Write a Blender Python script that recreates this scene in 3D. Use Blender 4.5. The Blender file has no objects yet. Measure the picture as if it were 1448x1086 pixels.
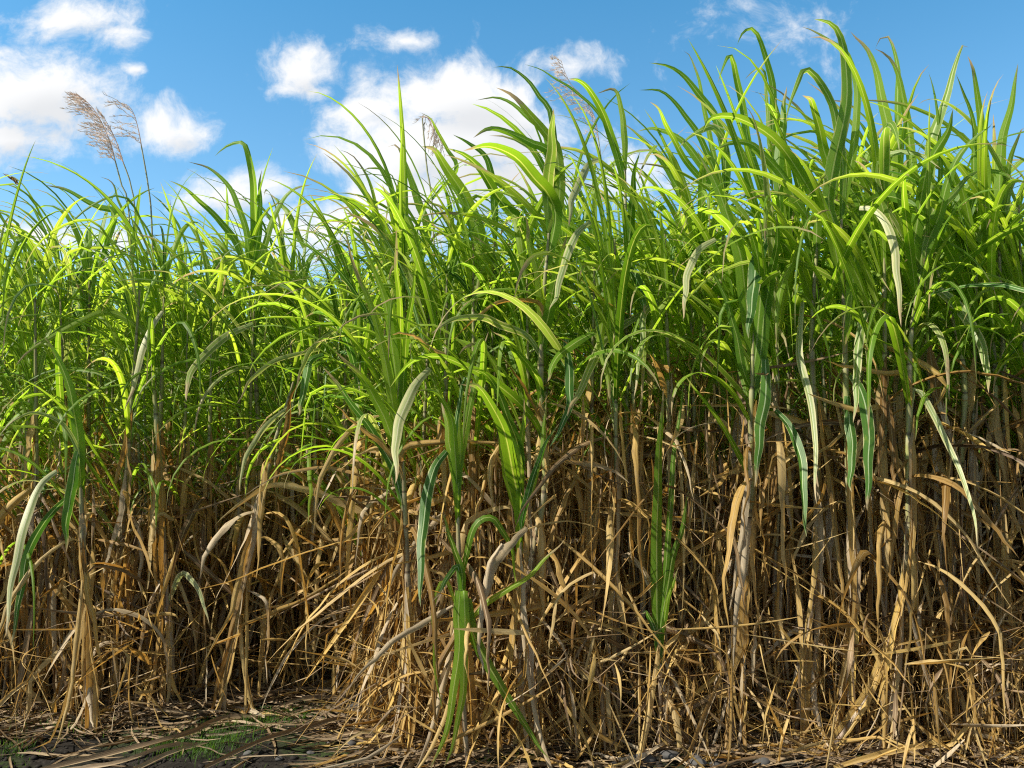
import bpy, bmesh, math, random
import numpy as np
from mathutils import Vector

# ------------------------------------------------------------------ camera, sky, sun, exposure
S = bpy.context.scene
C = S.collection
F_PX, CAM_H, HORIZON = 1205.0, 1.15, 628.0
PITCH = math.atan((HORIZON - 543.0) / F_PX)
cam_d = bpy.data.cameras.new('camera')
cam = bpy.data.objects.new('camera', cam_d)
C.objects.link(cam)
cam.location = (0, 0, CAM_H)
cam.rotation_euler = (math.pi / 2 + PITCH, 0, 0)
cam_d.lens = 36.0 * F_PX / 1448.0
cam_d.clip_end = 3000
S.camera = cam
S.render.resolution_x, S.render.resolution_y = 1024, 768

SUN_AZ, SUN_EL = math.radians(-109), math.radians(46)      # azimuth from +Y, negative = to the left
sun_dir = Vector((math.sin(SUN_AZ) * math.cos(SUN_EL), math.cos(SUN_AZ) * math.cos(SUN_EL), math.sin(SUN_EL)))
sun_d = bpy.data.lights.new('sun', 'SUN')
sun_d.energy = 5.0
sun_d.angle = math.radians(0.5)
sun_d.color = (1.0, 0.93, 0.80)
sun = bpy.data.objects.new('sun', sun_d)
C.objects.link(sun)
sun.rotation_euler = (-sun_dir).to_track_quat('-Z', 'Y').to_euler()

S.view_settings.view_transform = 'Standard'
S.view_settings.look = 'None'
S.view_settings.exposure = 1.0
S.view_settings.gamma = 1.0
S.render.engine = 'CYCLES'
S.cycles.max_bounces = 8
S.cycles.diffuse_bounces = 4
S.cycles.glossy_bounces = 2
S.cycles.transmission_bounces = 5
S.cycles.filter_width = 1.15
S.cycles.use_denoising = False
S.cycles.denoiser = 'OPENIMAGEDENOISE'
S.cycles.sample_clamp_indirect = 4.0

cp, sp = math.cos(PITCH), math.sin(PITCH)


def pix_dir(px, py):
    x, y = (px - 724.0) / F_PX, -(py - 543.0) / F_PX
    return np.array([x, cp - y * sp, sp + y * cp])


def at(px, py, Y):
    d = pix_dir(px, py)
    k = Y / d[1]
    return np.array([d[0] * k, Y, CAM_H + d[2] * k])


def on_ground(px, py, z=0.0):
    d = pix_dir(px, py)
    k = (z - CAM_H) / d[2]
    return np.array([d[0] * k, d[1] * k, z])


# ------------------------------------------------------------------ node helpers
class NT:
    def __init__(self, tree):
        self.t = tree

    def n(self, kind, **kw):
        nd = self.t.nodes.new(kind)
        for k, v in kw.items():
            setattr(nd, k, v)
        return nd

    def put(self, sock, v):
        if hasattr(v, 'is_linked') or isinstance(v, bpy.types.NodeSocket):
            self.t.links.new(v, sock)
        elif isinstance(v, (tuple, list)) and len(v) == 3 and sock.type == 'RGBA':
            sock.default_value = (*v, 1)
        else:
            sock.default_value = v

    def math(self, op, a, b=0.0, c=None, clamp=False):
        m = self.n('ShaderNodeMath', operation=op, use_clamp=clamp)
        self.put(m.inputs[0], a)
        self.put(m.inputs[1], b)
        if c is not None:
            self.put(m.inputs[2], c)
        return m.outputs[0]

    def vmath(self, op, a, b=(0, 0, 0)):
        m = self.n('ShaderNodeVectorMath', operation=op)
        self.put(m.inputs[0], a)
        self.put(m.inputs[1], b)
        return m.outputs['Value'] if op in ('LENGTH', 'DOT_PRODUCT') else m.outputs['Vector']

    def smooth(self, x, lo, hi, a=0.0, b=1.0):
        m = self.n('ShaderNodeMapRange', interpolation_type='SMOOTHSTEP')
        self.put(m.inputs['Value'], x)
        self.put(m.inputs['From Min'], lo)
        self.put(m.inputs['From Max'], hi)
        self.put(m.inputs['To Min'], a)
        self.put(m.inputs['To Max'], b)
        return m.outputs['Result']

    def mix(self, f, a, b, blend='MIX'):
        m = self.n('ShaderNodeMix', data_type='RGBA', blend_type=blend, clamp_factor=True)
        self.put(m.inputs[0], f)
        self.put(m.inputs[6], a)
        self.put(m.inputs[7], b)
        return m.outputs[2]

    def xyz(self, x, y, z):
        m = self.n('ShaderNodeCombineXYZ')
        for s, v in zip(m.inputs, (x, y, z)):
            self.put(s, v)
        return m.outputs[0]

    def noise(self, vec, scale, detail=2.0, rough=0.5, dist=0.0):
        m = self.n('ShaderNodeTexNoise')
        self.put(m.inputs['Vector'], vec)
        m.inputs['Scale'].default_value = scale
        m.inputs['Detail'].default_value = detail
        m.inputs['Roughness'].default_value = rough
        m.inputs['Distortion'].default_value = dist
        return m.outputs['Fac']

    def ramp(self, x, stops):
        m = self.n('ShaderNodeValToRGB')
        cr = m.color_ramp
        while len(cr.elements) < len(stops):
            cr.elements.new(0.5)
        for e, (p, c) in zip(cr.elements, stops):
            e.position = p
            e.color = (*c, 1)
        self.put(m.inputs[0], x)
        return m.outputs[0]


# ------------------------------------------------------------------ world: blue sky with cumulus
W = bpy.data.worlds.new('World')
S.world = W
W.use_nodes = True
W.node_tree.nodes.clear()
w = NT(W.node_tree)
sky = w.n('ShaderNodeTexSky', sky_type='NISHITA', sun_disc=False)
sky.sun_elevation = SUN_EL
sky.sun_rotation = SUN_AZ
sky.air_density, sky.dust_density, sky.ozone_density = 1.0, 0.3, 3.0
SKY_STRENGTH = 0.095
d = w.n('ShaderNodeTexCoord').outputs['Generated']
sep = w.n('ShaderNodeSeparateXYZ')
w.put(sep.inputs[0], d)
dx, dy, dz = sep.outputs
ysafe = w.math('MAXIMUM', dy, 0.08)
P = w.xyz(w.math('DIVIDE', dx, ysafe), w.math('DIVIDE', dz, ysafe), 0.0)      # directions of the northern half of the sky
front = w.smooth(dy, 0.1, 0.3)
up01 = w.math('MAXIMUM', dz, 0.0)
tint = w.ramp(up01, [(0.0, (1.0, 1.22, 1.18)), (0.22, (0.83, 1.09, 1.08)), (0.48, (0.47, 1.03, 1.10)), (0.75, (0.40, 0.62, 0.68)), (1.0, (0.40, 0.58, 0.62))])
skyc = w.mix(1.0, sky.outputs[0], tint, 'MULTIPLY')
skyc = w.vmath('SCALE', skyc)
skyc.node.inputs['Scale'].default_value = SKY_STRENGTH

CLOUDS = [  # photo position, half sizes, strength
    (42, 128, 150, 92, 1.0), (18, 195, 92, 62, 1.0), (108, 140, 52, 42, .75), (105, 22, 130, 46, .72), (168, 55, 50, 40, .66),
    (248, 178, 68, 46, .82), (425, 90, 78, 58, .84), (572, 50, 88, 34, .68), (640, 130, 160, 92, 1.0), (650, 205, 250, 130, 1.05), (500, 320, 200, 70, .95),
    (585, 215, 120, 80, 1.0), (705, 165, 130, 85, 1.0), (525, 155, 90, 34, .72), (490, 222, 90, 36, .72), (800, 92, 100, 30, .60),
    (330, 268, 120, 46, .95), (60, 335, 170, 40, .9), (560, 275, 110, 70, 1.0), (1075, 35, 60, 30, .08), (450, 120, 40, 24, .6),
    (870, 250, 140, 50, .6), (180, 110, 24, 14, .6), (700, 260, 200, 70, .9), 
]
warp = w.n('ShaderNodeTexNoise')
warp.inputs['Scale'].default_value = 7.0
warp.inputs['Detail'].default_value = 3.0
w.put(warp.inputs['Vector'], P)
wo = w.vmath('SUBTRACT', warp.outputs['Color'], (0.5, 0.5, 0.5))
wo = w.vmath('MULTIPLY', wo, (0.10, 0.07, 0.0))
Pw = w.vmath('ADD', P, wo)
mask, shade = None, None
for (cx, cy, rx, ry, amp) in CLOUDS:
    cd = pix_dir(cx, cy)
    u0, v0 = cd[0] / cd[1], cd[2] / cd[1]
    q = w.vmath('SUBTRACT', Pw, (u0, v0, 0))
    q = w.vmath('MULTIPLY', q, (F_PX / rx, F_PX / ry, 0))
    b = w.math('MULTIPLY_ADD', w.vmath('LENGTH', q), -amp, amp)
    mask = b if mask is None else w.math('MAXIMUM', mask, b)
    q2 = w.vmath('SUBTRACT', Pw, (u0 + 0.2 * rx / F_PX, v0 - 0.45 * ry / F_PX, 0))
    q2 = w.vmath('MULTIPLY', q2, (F_PX / rx, F_PX / ry, 0))
    b2 = w.math('MULTIPLY_ADD', w.vmath('LENGTH', q2), -amp, amp)
    shade = b2 if shade is None else w.math('MAXIMUM', shade, b2)
fb = w.noise(Pw, 9.0, 12.0, 0.66)
fb2 = w.noise(Pw, 4.5, 3.0, 0.5)
dens = w.math('ADD', mask, w.math('MULTIPLY', w.math('SUBTRACT', fb, 0.5), 2.3))
fb3 = w.noise(Pw, 30.0, 6.0, 0.6)
dens = w.math('ADD', dens, w.math('MULTIPLY', w.math('SUBTRACT', fb2, 0.5), 0.25))
dens = w.math('ADD', dens, w.math('MULTIPLY', w.math('SUBTRACT', fb3, 0.5), 0.7))
cover = w.smooth(dens, 0.0, 0.74)
cover = w.math('MULTIPLY', cover, front)
# unseen broken cumulus over the rest of the sky, added as fill light
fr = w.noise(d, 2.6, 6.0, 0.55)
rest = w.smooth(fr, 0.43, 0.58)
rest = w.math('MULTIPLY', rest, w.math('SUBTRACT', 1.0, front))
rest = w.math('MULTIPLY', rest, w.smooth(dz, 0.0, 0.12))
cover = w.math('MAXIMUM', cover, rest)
under = w.smooth(w.math('ADD', shade, w.math('MULTIPLY', w.math('SUBTRACT', fb2, 0.5), 0.7)), 0.35, 0.95)
cloudc = w.mix(under, (0.515, 0.518, 0.522), (0.41, 0.42, 0.435))
cloudc = w.mix(front, (0.36, 0.35, 0.33), cloudc)      # tone of the fill clouds added behind the viewer
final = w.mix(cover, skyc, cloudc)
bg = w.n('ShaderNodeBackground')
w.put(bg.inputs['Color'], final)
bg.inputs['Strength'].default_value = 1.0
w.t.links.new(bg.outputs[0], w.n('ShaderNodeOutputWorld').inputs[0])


# ------------------------------------------------------------------ materials
def new_mat(name):
    m = bpy.data.materials.new(name)
    m.use_nodes = True
    m.node_tree.nodes.clear()
    return m, NT(m.node_tree)


def leaf_coords(k):
    uv = k.n('ShaderNodeUVMap', uv_map='uv').outputs[0]
    s = k.n('ShaderNodeSeparateXYZ')
    k.put(s.inputs[0], uv)
    rnd = k.n('ShaderNodeAttribute', attribute_name='rnd').outputs['Fac']
    orn = k.n('ShaderNodeObjectInfo').outputs['Random']
    r = k.math('FRACT', k.math('ADD', rnd, orn))
    return s.outputs[0], s.outputs[1], r


def finish_leaf(k, m, base, trans, tf, rough, bump_src, bump=0.3, spec=0.4):
    p = k.n('ShaderNodeBsdfPrincipled')
    k.put(p.inputs['Base Color'], base)
    k.put(p.inputs['Roughness'], rough)
    p.inputs['Specular IOR Level'].default_value = spec
    b = k.n('ShaderNodeBump')
    b.inputs['Strength'].default_value = bump
    b.inputs['Distance'].default_value = 0.002
    k.put(b.inputs['Height'], bump_src)
    k.t.links.new(b.outputs[0], p.inputs['Normal'])
    t = k.n('ShaderNodeBsdfTranslucent')
    k.put(t.inputs['Color'], trans)
    mx = k.n('ShaderNodeMixShader')
    k.put(mx.inputs[0], tf)
    k.t.links.new(p.outputs[0], mx.inputs[1])
    k.t.links.new(t.outputs[0], mx.inputs[2])
    k.t.links.new(mx.outputs[0], k.n('ShaderNodeOutputMaterial').inputs[0])
    return m


def green_leaf(name, stops, tcol, tf=0.48, rough=0.42, rib=(0.36, 0.44, 0.16), tip=0.9, edge=0.0, blotch=0.70, spec=0.26):
    m, k = new_mat(name)
    u, v, r = leaf_coords(k)
    seed = k.math('MULTIPLY', r, 37.0)
    base = k.ramp(r, stops)
    a = k.math('ABSOLUTE', k.math('SUBTRACT', u, 0.5))
    veins = k.noise(k.xyz(k.math('MULTIPLY', u, 46.0), k.math('MULTIPLY', v, 1.6), seed), 1.0, 2.0)
    base = k.mix(k.smooth(veins, 0.3, 0.72, 0.0, 0.45), base, k.mix(1.0, base, (0.55, 0.62, 0.5), 'MULTIPLY'))
    bl = k.noise(k.xyz(k.math('MULTIPLY', u, 2.2), k.math('MULTIPLY', v, 9.0), seed), 1.0, 4.0, 0.6)
    base = k.mix(k.smooth(bl, blotch - 0.14, blotch + 0.14, 0, 0.75), base, (0.22, 0.28, 0.03))
    sp_ = k.noise(k.xyz(k.math('MULTIPLY', u, 7.0), k.math('MULTIPLY', v, 60.0), seed), 1.0, 2.0)
    base = k.mix(k.smooth(sp_, 0.70, 0.76, 0, 0.7), base, (0.13, 0.07, 0.025))
    base = k.mix(k.smooth(a, 0.030, 0.065, 0.85, 0.0), base, rib)
    wob = k.math('MULTIPLY', k.math('SUBTRACT', bl, 0.5), 0.5)
    if edge > 0:
        e = k.smooth(k.math('ADD', a, k.math('MULTIPLY', wob, 0.7)), 0.47 - edge, 0.53 - edge * 0.6)
        e = k.math('MULTIPLY', e, k.smooth(veins, 0.25, 0.55, 0.45, 1.0))
        base = k.mix(e, base, (0.50, 0.47, 0.25))
    tp = k.smooth(k.math('ADD', v, k.math('ADD', wob, k.math('MULTIPLY', k.math('SUBTRACT', r, 0.5), 0.2))), tip - 0.04, tip + 0.09)
    trans = k.mix(1.0, base, tcol, 'MULTIPLY')
    base = k.mix(tp, base, (0.40, 0.31, 0.17))
    trans = k.mix(tp, trans, (0.42, 0.30, 0.15))
    return finish_leaf(k, m, base, trans, tf, rough, veins, 0.25, spec)


def dry_leaf(name, stops, tf=0.36, rough=0.55):
    m, k = new_mat(name)
    u, v, r = leaf_coords(k)
    seed = k.math('MULTIPLY', r, 53.0)
    base = k.ramp(r, stops)
    veins = k.noise(k.xyz(k.math('MULTIPLY', u, 22.0), k.math('MULTIPLY', v, 2.2), seed), 1.0, 3.0, 0.6)
    base = k.mix(k.smooth(veins, 0.35, 0.7, 0.0, 0.75), base, k.mix(1.0, base, (0.42, 0.36, 0.30), 'MULTIPLY'))
    bl = k.noise(k.xyz(k.math('MULTIPLY', u, 1.6), k.math('MULTIPLY', v, 7.0), seed), 1.0, 4.0, 0.6)
    base = k.mix(k.smooth(bl, 0.5, 0.72, 0, 0.6), base, (0.13, 0.075, 0.035))
    base = k.mix(k.smooth(bl, 0.42, 0.30, 0, 0.45), base, (0.46, 0.37, 0.22))
    a = k.math('ABSOLUTE', k.math('SUBTRACT', u, 0.5))
    base = k.mix(k.smooth(a, 0.03, 0.08, 0.5, 0.0), base, (0.42, 0.33, 0.19))
    trans = k.mix(1.0, base, (1.25, 1.0, 0.6), 'MULTIPLY')
    return finish_leaf(k, m, base, trans, tf, rough, veins, 0.5, 0.25)


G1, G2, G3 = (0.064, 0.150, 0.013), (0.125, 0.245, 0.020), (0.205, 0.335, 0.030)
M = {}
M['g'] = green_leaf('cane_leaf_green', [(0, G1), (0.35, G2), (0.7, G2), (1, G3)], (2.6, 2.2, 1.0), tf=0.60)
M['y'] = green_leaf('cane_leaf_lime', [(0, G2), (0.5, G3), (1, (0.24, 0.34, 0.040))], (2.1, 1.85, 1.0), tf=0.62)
M['b'] = green_leaf('cane_leaf_bluish', [(0, (0.042, 0.115, 0.018)), (1, (0.080, 0.175, 0.030))], (2.0, 2.2, 0.9), tf=0.34, rib=(0.42, 0.50, 0.30), edge=0.03)
M['p'] = green_leaf('cane_leaf_fading', [(0, (0.14, 0.24, 0.045)), (1, (0.25, 0.31, 0.08))], (1.8, 1.7, 1.0), tf=0.42, rib=(0.45, 0.45, 0.25), tip=0.82, edge=0.13, blotch=0.60, spec=0.5)
M['h'] = green_leaf('cane_leaf_pale_lime', [(0, (0.15, 0.27, 0.03)), (1, (0.23, 0.33, 0.055))], (1.9, 1.75, 1.2), tf=0.55, rib=(0.42, 0.46, 0.18), tip=0.9, edge=0.06, blotch=0.66, spec=0.35)
M['w'] = green_leaf('cane_leaf_sunlit_whitened', [(0, (0.24, 0.33, 0.11)), (1, (0.36, 0.37, 0.18))], (1.2, 1.2, 0.8), tf=0.36, rib=(0.5, 0.48, 0.34), tip=0.86, edge=0.26, blotch=0.74, spec=0.5)  # pale tone and edges carry sun sheen in the colour, plus some bleaching
TAN = [(0, (0.19, 0.105, 0.027)), (0.25, (0.41, 0.255, 0.070)), (0.55, (0.56, 0.385, 0.125)), (0.8, (0.54, 0.41, 0.19)), (1, (0.66, 0.45, 0.12))]
M['d'] = dry_leaf('cane_leaf_dry', TAN)
M['k'] = dry_leaf('cane_leaf_rotten', [(0, (0.09, 0.055, 0.03)), (0.5, (0.17, 0.11, 0.055)), (1, (0.25, 0.17, 0.09))], 0.15)
M['s'] = dry_leaf('cane_leaf_bleached', [(0, (0.42, 0.33, 0.20)), (1, (0.56, 0.47, 0.34))], 0.30, 0.5)
M['l'] = dry_leaf('fallen_leaf', [(0, (0.06, 0.04, 0.022)), (0.4, (0.14, 0.095, 0.052)), (0.75, (0.22, 0.16, 0.095)), (1, (0.32, 0.24, 0.15))], 0.12)


def stalk_material(name, low, high, node_c):
    m, k = new_mat(name)
    u, v, r = leaf_coords(k)
    irr = k.math('MULTIPLY', k.noise(k.xyz(0.0, k.math('MULTIPLY', v, 2.6), k.math('MULTIPLY', r, 19.0)), 1.0, 1.0), 1.3)
    f = k.math('FRACT', k.math('ADD', k.math('ADD', k.math('DIVIDE', v, 0.15), r), irr))
    grain = k.noise(k.xyz(k.math('MULTIPLY', u, 26.0), k.math('MULTIPLY', v, 6.0), k.math('MULTIPLY', r, 31.0)), 1.0, 3.0)
    blot = k.noise(k.xyz(k.math('MULTIPLY', u, 3.0), k.math('MULTIPLY', v, 7.0), r), 1.0, 4.0)
    base = k.mix(k.smooth(v, 0.55, 1.15), low, high)
    base = k.mix(k.smooth(blot, 0.42, 0.66, 0, 0.7), base, (0.15, 0.10, 0.075))
    base = k.mix(k.smooth(grain, 0.4, 0.7, 0, 0.5), base, k.mix(1.0, base, (0.55, 0.5, 0.45), 'MULTIPLY'))
    wax = k.math('MULTIPLY', k.smooth(f, 0.72, 0.86), k.smooth(f, 0.93, 0.91))
    base = k.mix(k.math('MULTIPLY', wax, 0.35), base, (0.40, 0.36, 0.27))
    base = k.mix(k.math('MULTIPLY', k.smooth(f, 0.93, 0.955), 0.75), base, node_c)
    p = k.n('ShaderNodeBsdfPrincipled')
    k.put(p.inputs['Base Color'], base)
    p.inputs['Roughness'].default_value = 0.5
    b = k.n('ShaderNodeBump')
    b.inputs['Strength'].default_value = 0.4
    b.inputs['Distance'].default_value = 0.003
    k.put(b.inputs['Height'], grain)
    k.t.links.new(b.outputs[0], p.inputs['Normal'])
    k.t.links.new(p.outputs[0], k.n('ShaderNodeOutputMaterial').inputs[0])
    return m


M['stalk'] = stalk_material('cane_stalk', (0.25, 0.19, 0.12), (0.24, 0.25, 0.085), (0.05, 0.03, 0.02))
M['stem'] = stalk_material('flower_stem', (0.26, 0.28, 0.12), (0.30, 0.32, 0.16), (0.12, 0.12, 0.06))


def plain(name, col, rough=0.7, trans=None, tf=0.4):
    m, k = new_mat(name)
    p = k.n('ShaderNodeBsdfPrincipled')
    obn = k.n('ShaderNodeObjectInfo').outputs['Random']
    tc = k.n('ShaderNodeTexCoord').outputs['Object']
    nz = k.noise(tc, 60.0, 4.0, 0.6)
    c = k.mix(nz, k.mix(1.0, col, (0.6, 0.6, 0.6), 'MULTIPLY'), k.mix(1.0, col, (1.35, 1.35, 1.35), 'MULTIPLY'))
    c = k.mix(k.math('MULTIPLY', obn, 0.5), c, k.mix(1.0, c, (0.5, 0.5, 0.52), 'MULTIPLY'))
    k.put(p.inputs['Base Color'], c)
    p.inputs['Roughness'].default_value = rough
    p.inputs['Specular IOR Level'].default_value = 0.15
    o = k.n('ShaderNodeOutputMaterial')
    if trans:
        t = k.n('ShaderNodeBsdfTranslucent')
        k.put(t.inputs['Color'], trans)
        mx = k.n('ShaderNodeMixShader')
        mx.inputs[0].default_value = tf
        k.t.links.new(p.outputs[0], mx.inputs[1])
        k.t.links.new(t.outputs[0], mx.inputs[2])
        k.t.links.new(mx.outputs[0], o.inputs[0])
    else:
        k.t.links.new(p.outputs[0], o.inputs[0])
    return m


M['plume'] = plain('plume_hair', (0.64, 0.49, 0.41), 0.7, (0.78, 0.60, 0.50), 0.5)
M['pebble'] = plain('pebble_stone', (0.07, 0.068, 0.066), 0.75)
M['crumb'] = plain('earth_crumb', (0.022, 0.019, 0.016), 0.9)
M['grass'] = plain('short_grass', (0.055, 0.12, 0.018), 0.5, (0.12, 0.24, 0.02), 0.4)

m, k = new_mat('dark_soil')
pos = k.n('ShaderNodeNewGeometry').outputs['Position']
n1 = k.noise(pos, 9.0, 6.0, 0.65)
n2 = k.noise(pos, 55.0, 5.0, 0.7)
n3 = k.noise(pos, 1.7, 3.0, 0.55)
base = k.mix(n1, (0.006, 0.0055, 0.005), (0.022, 0.019, 0.016))
base = k.mix(k.smooth(n2, 0.5, 0.7, 0, 0.6), base, (0.048, 0.042, 0.036))
moss = k.math('MULTIPLY', k.smooth(n3, 0.50, 0.60), k.smooth(n2, 0.40, 0.55))
base = k.mix(k.math('MULTIPLY', moss, 0.7), base, (0.035, 0.060, 0.014))
p = k.n('ShaderNodeBsdfPrincipled')
k.put(p.inputs['Base Color'], base)
p.inputs['Roughness'].default_value = 0.9
p.inputs['Specular IOR Level'].default_value = 0.08
b = k.n('ShaderNodeBump')
b.inputs['Strength'].default_value = 0.7
b.inputs['Distance'].default_value = 0.012
k.put(b.inputs['Height'], k.math('ADD', n1, k.math('MULTIPLY', n2, 0.6)))
k.t.links.new(b.outputs[0], p.inputs['Normal'])
k.t.links.new(p.outputs[0], k.n('ShaderNodeOutputMaterial').inputs[0])
M['soil'] = m

# ------------------------------------------------------------------ mesh helpers
rng = np.random.default_rng(7)
U = lambda a, b: float(rng.uniform(a, b))


class MB:
    def __init__(self):
        self.v, self.f, self.uv, self.r, self.n = [], [], [], [], 0

    def grid(self, V, UV, rnd, closed=False):
        """V: rows x cols x 3"""
        R, K = V.shape[:2]
        self.v.append(V.reshape(-1, 3))
        i = np.arange(R - 1)[:, None]
        kk = K if closed else K - 1
        j = np.arange(kk)[None, :]
        j2 = (j + 1) % K
        F = np.stack([i * K + j, i * K + j2, (i + 1) * K + j2, (i + 1) * K + j], -1).reshape(-1, 4) + self.n
        self.f.append(F)
        self.uv.append(UV.reshape(-1, 2))
        self.r.append(np.full(R * K, rnd))
        self.n += R * K

    def build(self, name, mat, parent=None, off=None):
        V = np.concatenate(self.v).astype(np.float32)
        if off is not None:
            V = V - np.asarray(off, dtype=np.float32)
        F = np.concatenate(self.f).astype(np.int32)
        UV = np.concatenate(self.uv).astype(np.float32)
        me = bpy.data.meshes.new(name)
        me.vertices.add(len(V))
        me.vertices.foreach_set('co', V.ravel())
        me.loops.add(F.size)
        me.loops.foreach_set('vertex_index', F.ravel())
        me.polygons.add(len(F))
        me.polygons.foreach_set('loop_start', np.arange(0, F.size, 4, dtype=np.int32))
        me.update(calc_edges=True)
        me.polygons.foreach_set('use_smooth', np.ones(len(F), dtype=bool))
        l = me.uv_layers.new(name='uv')
        l.data.foreach_set('uv', UV[F.ravel()].ravel())
        a = me.attributes.new('rnd', 'FLOAT', 'POINT')
        a.data.foreach_set('value', np.concatenate(self.r).astype(np.float32))
        me.materials.append(mat)
        me.update()
        o = bpy.data.objects.new(name, me)
        C.objects.link(o)
        if parent is not None:
            o.parent = parent
        return o


def unit(a):
    return a / np.maximum(np.linalg.norm(a, axis=-1, keepdims=True), 1e-9)


def tangents(P):
    return unit(np.gradient(P, axis=0))


def spline(pts, n):
    """Catmull-Rom through pts, n points evenly by length"""
    pts = np.asarray(pts, float)
    if len(pts) == 2:
        return pts[0] + (pts[1] - pts[0]) * np.linspace(0, 1, n)[:, None]
    q = np.vstack([2 * pts[0] - pts[1], pts, 2 * pts[-1] - pts[-2]])
    out = []
    for i in range(1, len(q) - 2):
        t = np.linspace(0, 1, 12, endpoint=False)[:, None]
        a, b_, c, d_ = q[i - 1], q[i], q[i + 1], q[i + 2]
        out.append(0.5 * ((2 * b_) + (c - a) * t + (2 * a - 5 * b_ + 4 * c - d_) * t ** 2 + (3 * b_ - a - 3 * c + d_) * t ** 3))
    out.append(pts[-1][None])
    o = np.vstack(out)
    s = np.concatenate([[0], np.cumsum(np.linalg.norm(np.diff(o, axis=0), axis=1))])
    x = np.linspace(0, s[-1], n)
    return np.stack([np.interp(x, s, o[:, i]) for i in range(3)], 1)


def rot(v, axis, ang):
    ang = np.asarray(ang)
    if ang.ndim == 0:
        ang = np.full(len(v), float(ang))
    c, s = np.cos(ang)[:, None], np.sin(ang)[:, None]
    return v * c + np.cross(axis, v) * s + axis * (np.sum(axis * v, 1)[:, None]) * (1 - c)


def leaf_profile(t):
    return np.minimum(1, 0.5 + 1.6 * t) * (1 - t ** 2.3) ** 0.85


def ribbon(mb, P, side, width, fold=0.3, cols=5, rnd=None, wave=0.0, curl=0.0):
    n = len(P)
    t = np.linspace(0, 1, n)
    T = tangents(P)
    side = unit(side - T * np.sum(side * T, 1)[:, None])
    N = np.cross(side, T)
    x = np.linspace(-1, 1, cols)
    ph, fr = U(0, 6.28), U(9, 16)
    V = np.zeros((n, cols, 3))
    for j, u in enumerate(x):
        hgt = fold * abs(u) + curl * (u * u - 0.5)
        hg = np.full(n, hgt)
        if wave:
            hg = hg + wave * abs(u) * np.sin(fr * t + ph + (2.1 if u > 0 else 0))
        V[:, j] = P + side * (u * width / 2 * math.cos(min(fold, 1.2)))[:, None] + N * (hg * width / 2)[:, None]
    UV = np.stack(np.broadcast_arrays(((x + 1) / 2)[None, :], t[:, None]), -1)
    mb.grid(V, UV, U(0, 1) if rnd is None else rnd)


def tube(mb, P, rad, sides=8, rnd=0.0, nodes=0.0):
    n = len(P)
    T = tangents(P)
    a = unit(np.cross(T, np.array([0.13, 1.0, 0.07])))
    b_ = np.cross(T, a)
    s = np.concatenate([[0], np.cumsum(np.linalg.norm(np.diff(P, axis=0), axis=1))])
    R = np.full(n, rad) if np.isscalar(rad) else np.asarray(rad)
    if nodes:
        f = (s / 0.135 + rnd) % 1
        R = R * (1 + nodes * np.exp(-((np.minimum(np.abs(f - 0.93), 1 - np.abs(f - 0.93))) / 0.06) ** 2))
    an = np.linspace(0, 2 * math.pi, sides, endpoint=False)
    V = P[:, None] + R[:, None, None] * (np.cos(an)[None, :, None] * a[:, None] + np.sin(an)[None, :, None] * b_[:, None])
    UV = np.stack(np.broadcast_arrays((np.abs(np.linspace(-1, 1, sides, endpoint=False)))[None, :], s[:, None]), -1)
    mb.grid(V, UV, rnd, closed=True)


def empty(name, loc):
    o = bpy.data.objects.new(name, None)
    o.empty_display_size = 0.1
    C.objects.link(o)
    o.location = loc
    return o


def tag(o, label, cat, group=None):
    o['label'] = label
    o['category'] = cat
    if group:
        o['group'] = group
    return o


# ------------------------------------------------------------------ layout of the field
def front_y(X):
    return float(np.interp(X, [-4.5, -2.2, -1.55, -1.2, -0.8, -0.5, 0, 2, 4], [3.85, 3.78, 3.85, 4.15, 4.15, 3.55, 3.40, 3.36, 3.3]))


def canopy_h(X):
    return float(np.interp(X, [-4, -2.4, -1.3, -0.6, 0, 0.6, 1.5, 4], [2.26, 2.30, 2.32, 2.38, 2.45, 2.50, 2.54, 2.54]))


def trash_top(X):
    return float(np.interp(X, [-4, -2, -1, 0, 0.7, 1.5, 4], [0.85, 0.90, 1.0, 1.22, 1.50, 1.45, 1.4]))


# ground: one sheet out to the horizon, fine near the camera
def warped(c0, c1, n, far):
    inner = np.linspace(c0, c1, n)
    out = (c1 - c0) * np.geomspace(0.05, far / (c1 - c0), 18)
    return np.concatenate([(c0 - out)[::-1], inner, c1 + out])


def ground_z(X, Y):      # clods, small ridges
    f = np.exp(-(np.maximum(np.abs(X) - 5, 0) / 3) ** 2) * np.exp(-(np.maximum(np.abs(Y - 4) - 4, 0) / 3) ** 2)
    return f * (0.010 * np.sin(3.1 * X + 1.3 * Y) + 0.008 * np.sin(7.3 * X - 5.1 * Y + 1) + 0.005 * np.sin(17 * X + 13 * Y) + 0.004 * np.sin(29 * X - 23 * Y + 2)) - 0.004


gx, gy = warped(-4.2, 4.2, 200, 900), warped(1.2, 5.5, 150, 900)
GX, GY = np.meshgrid(gx, gy)
mb = MB()
mb.grid(np.stack([GX, GY, ground_z(GX, GY)], -1), np.stack([GX, GY], -1), 0.0)
g = mb.build('ground', M['soil'])
g['kind'] = 'structure'


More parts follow.
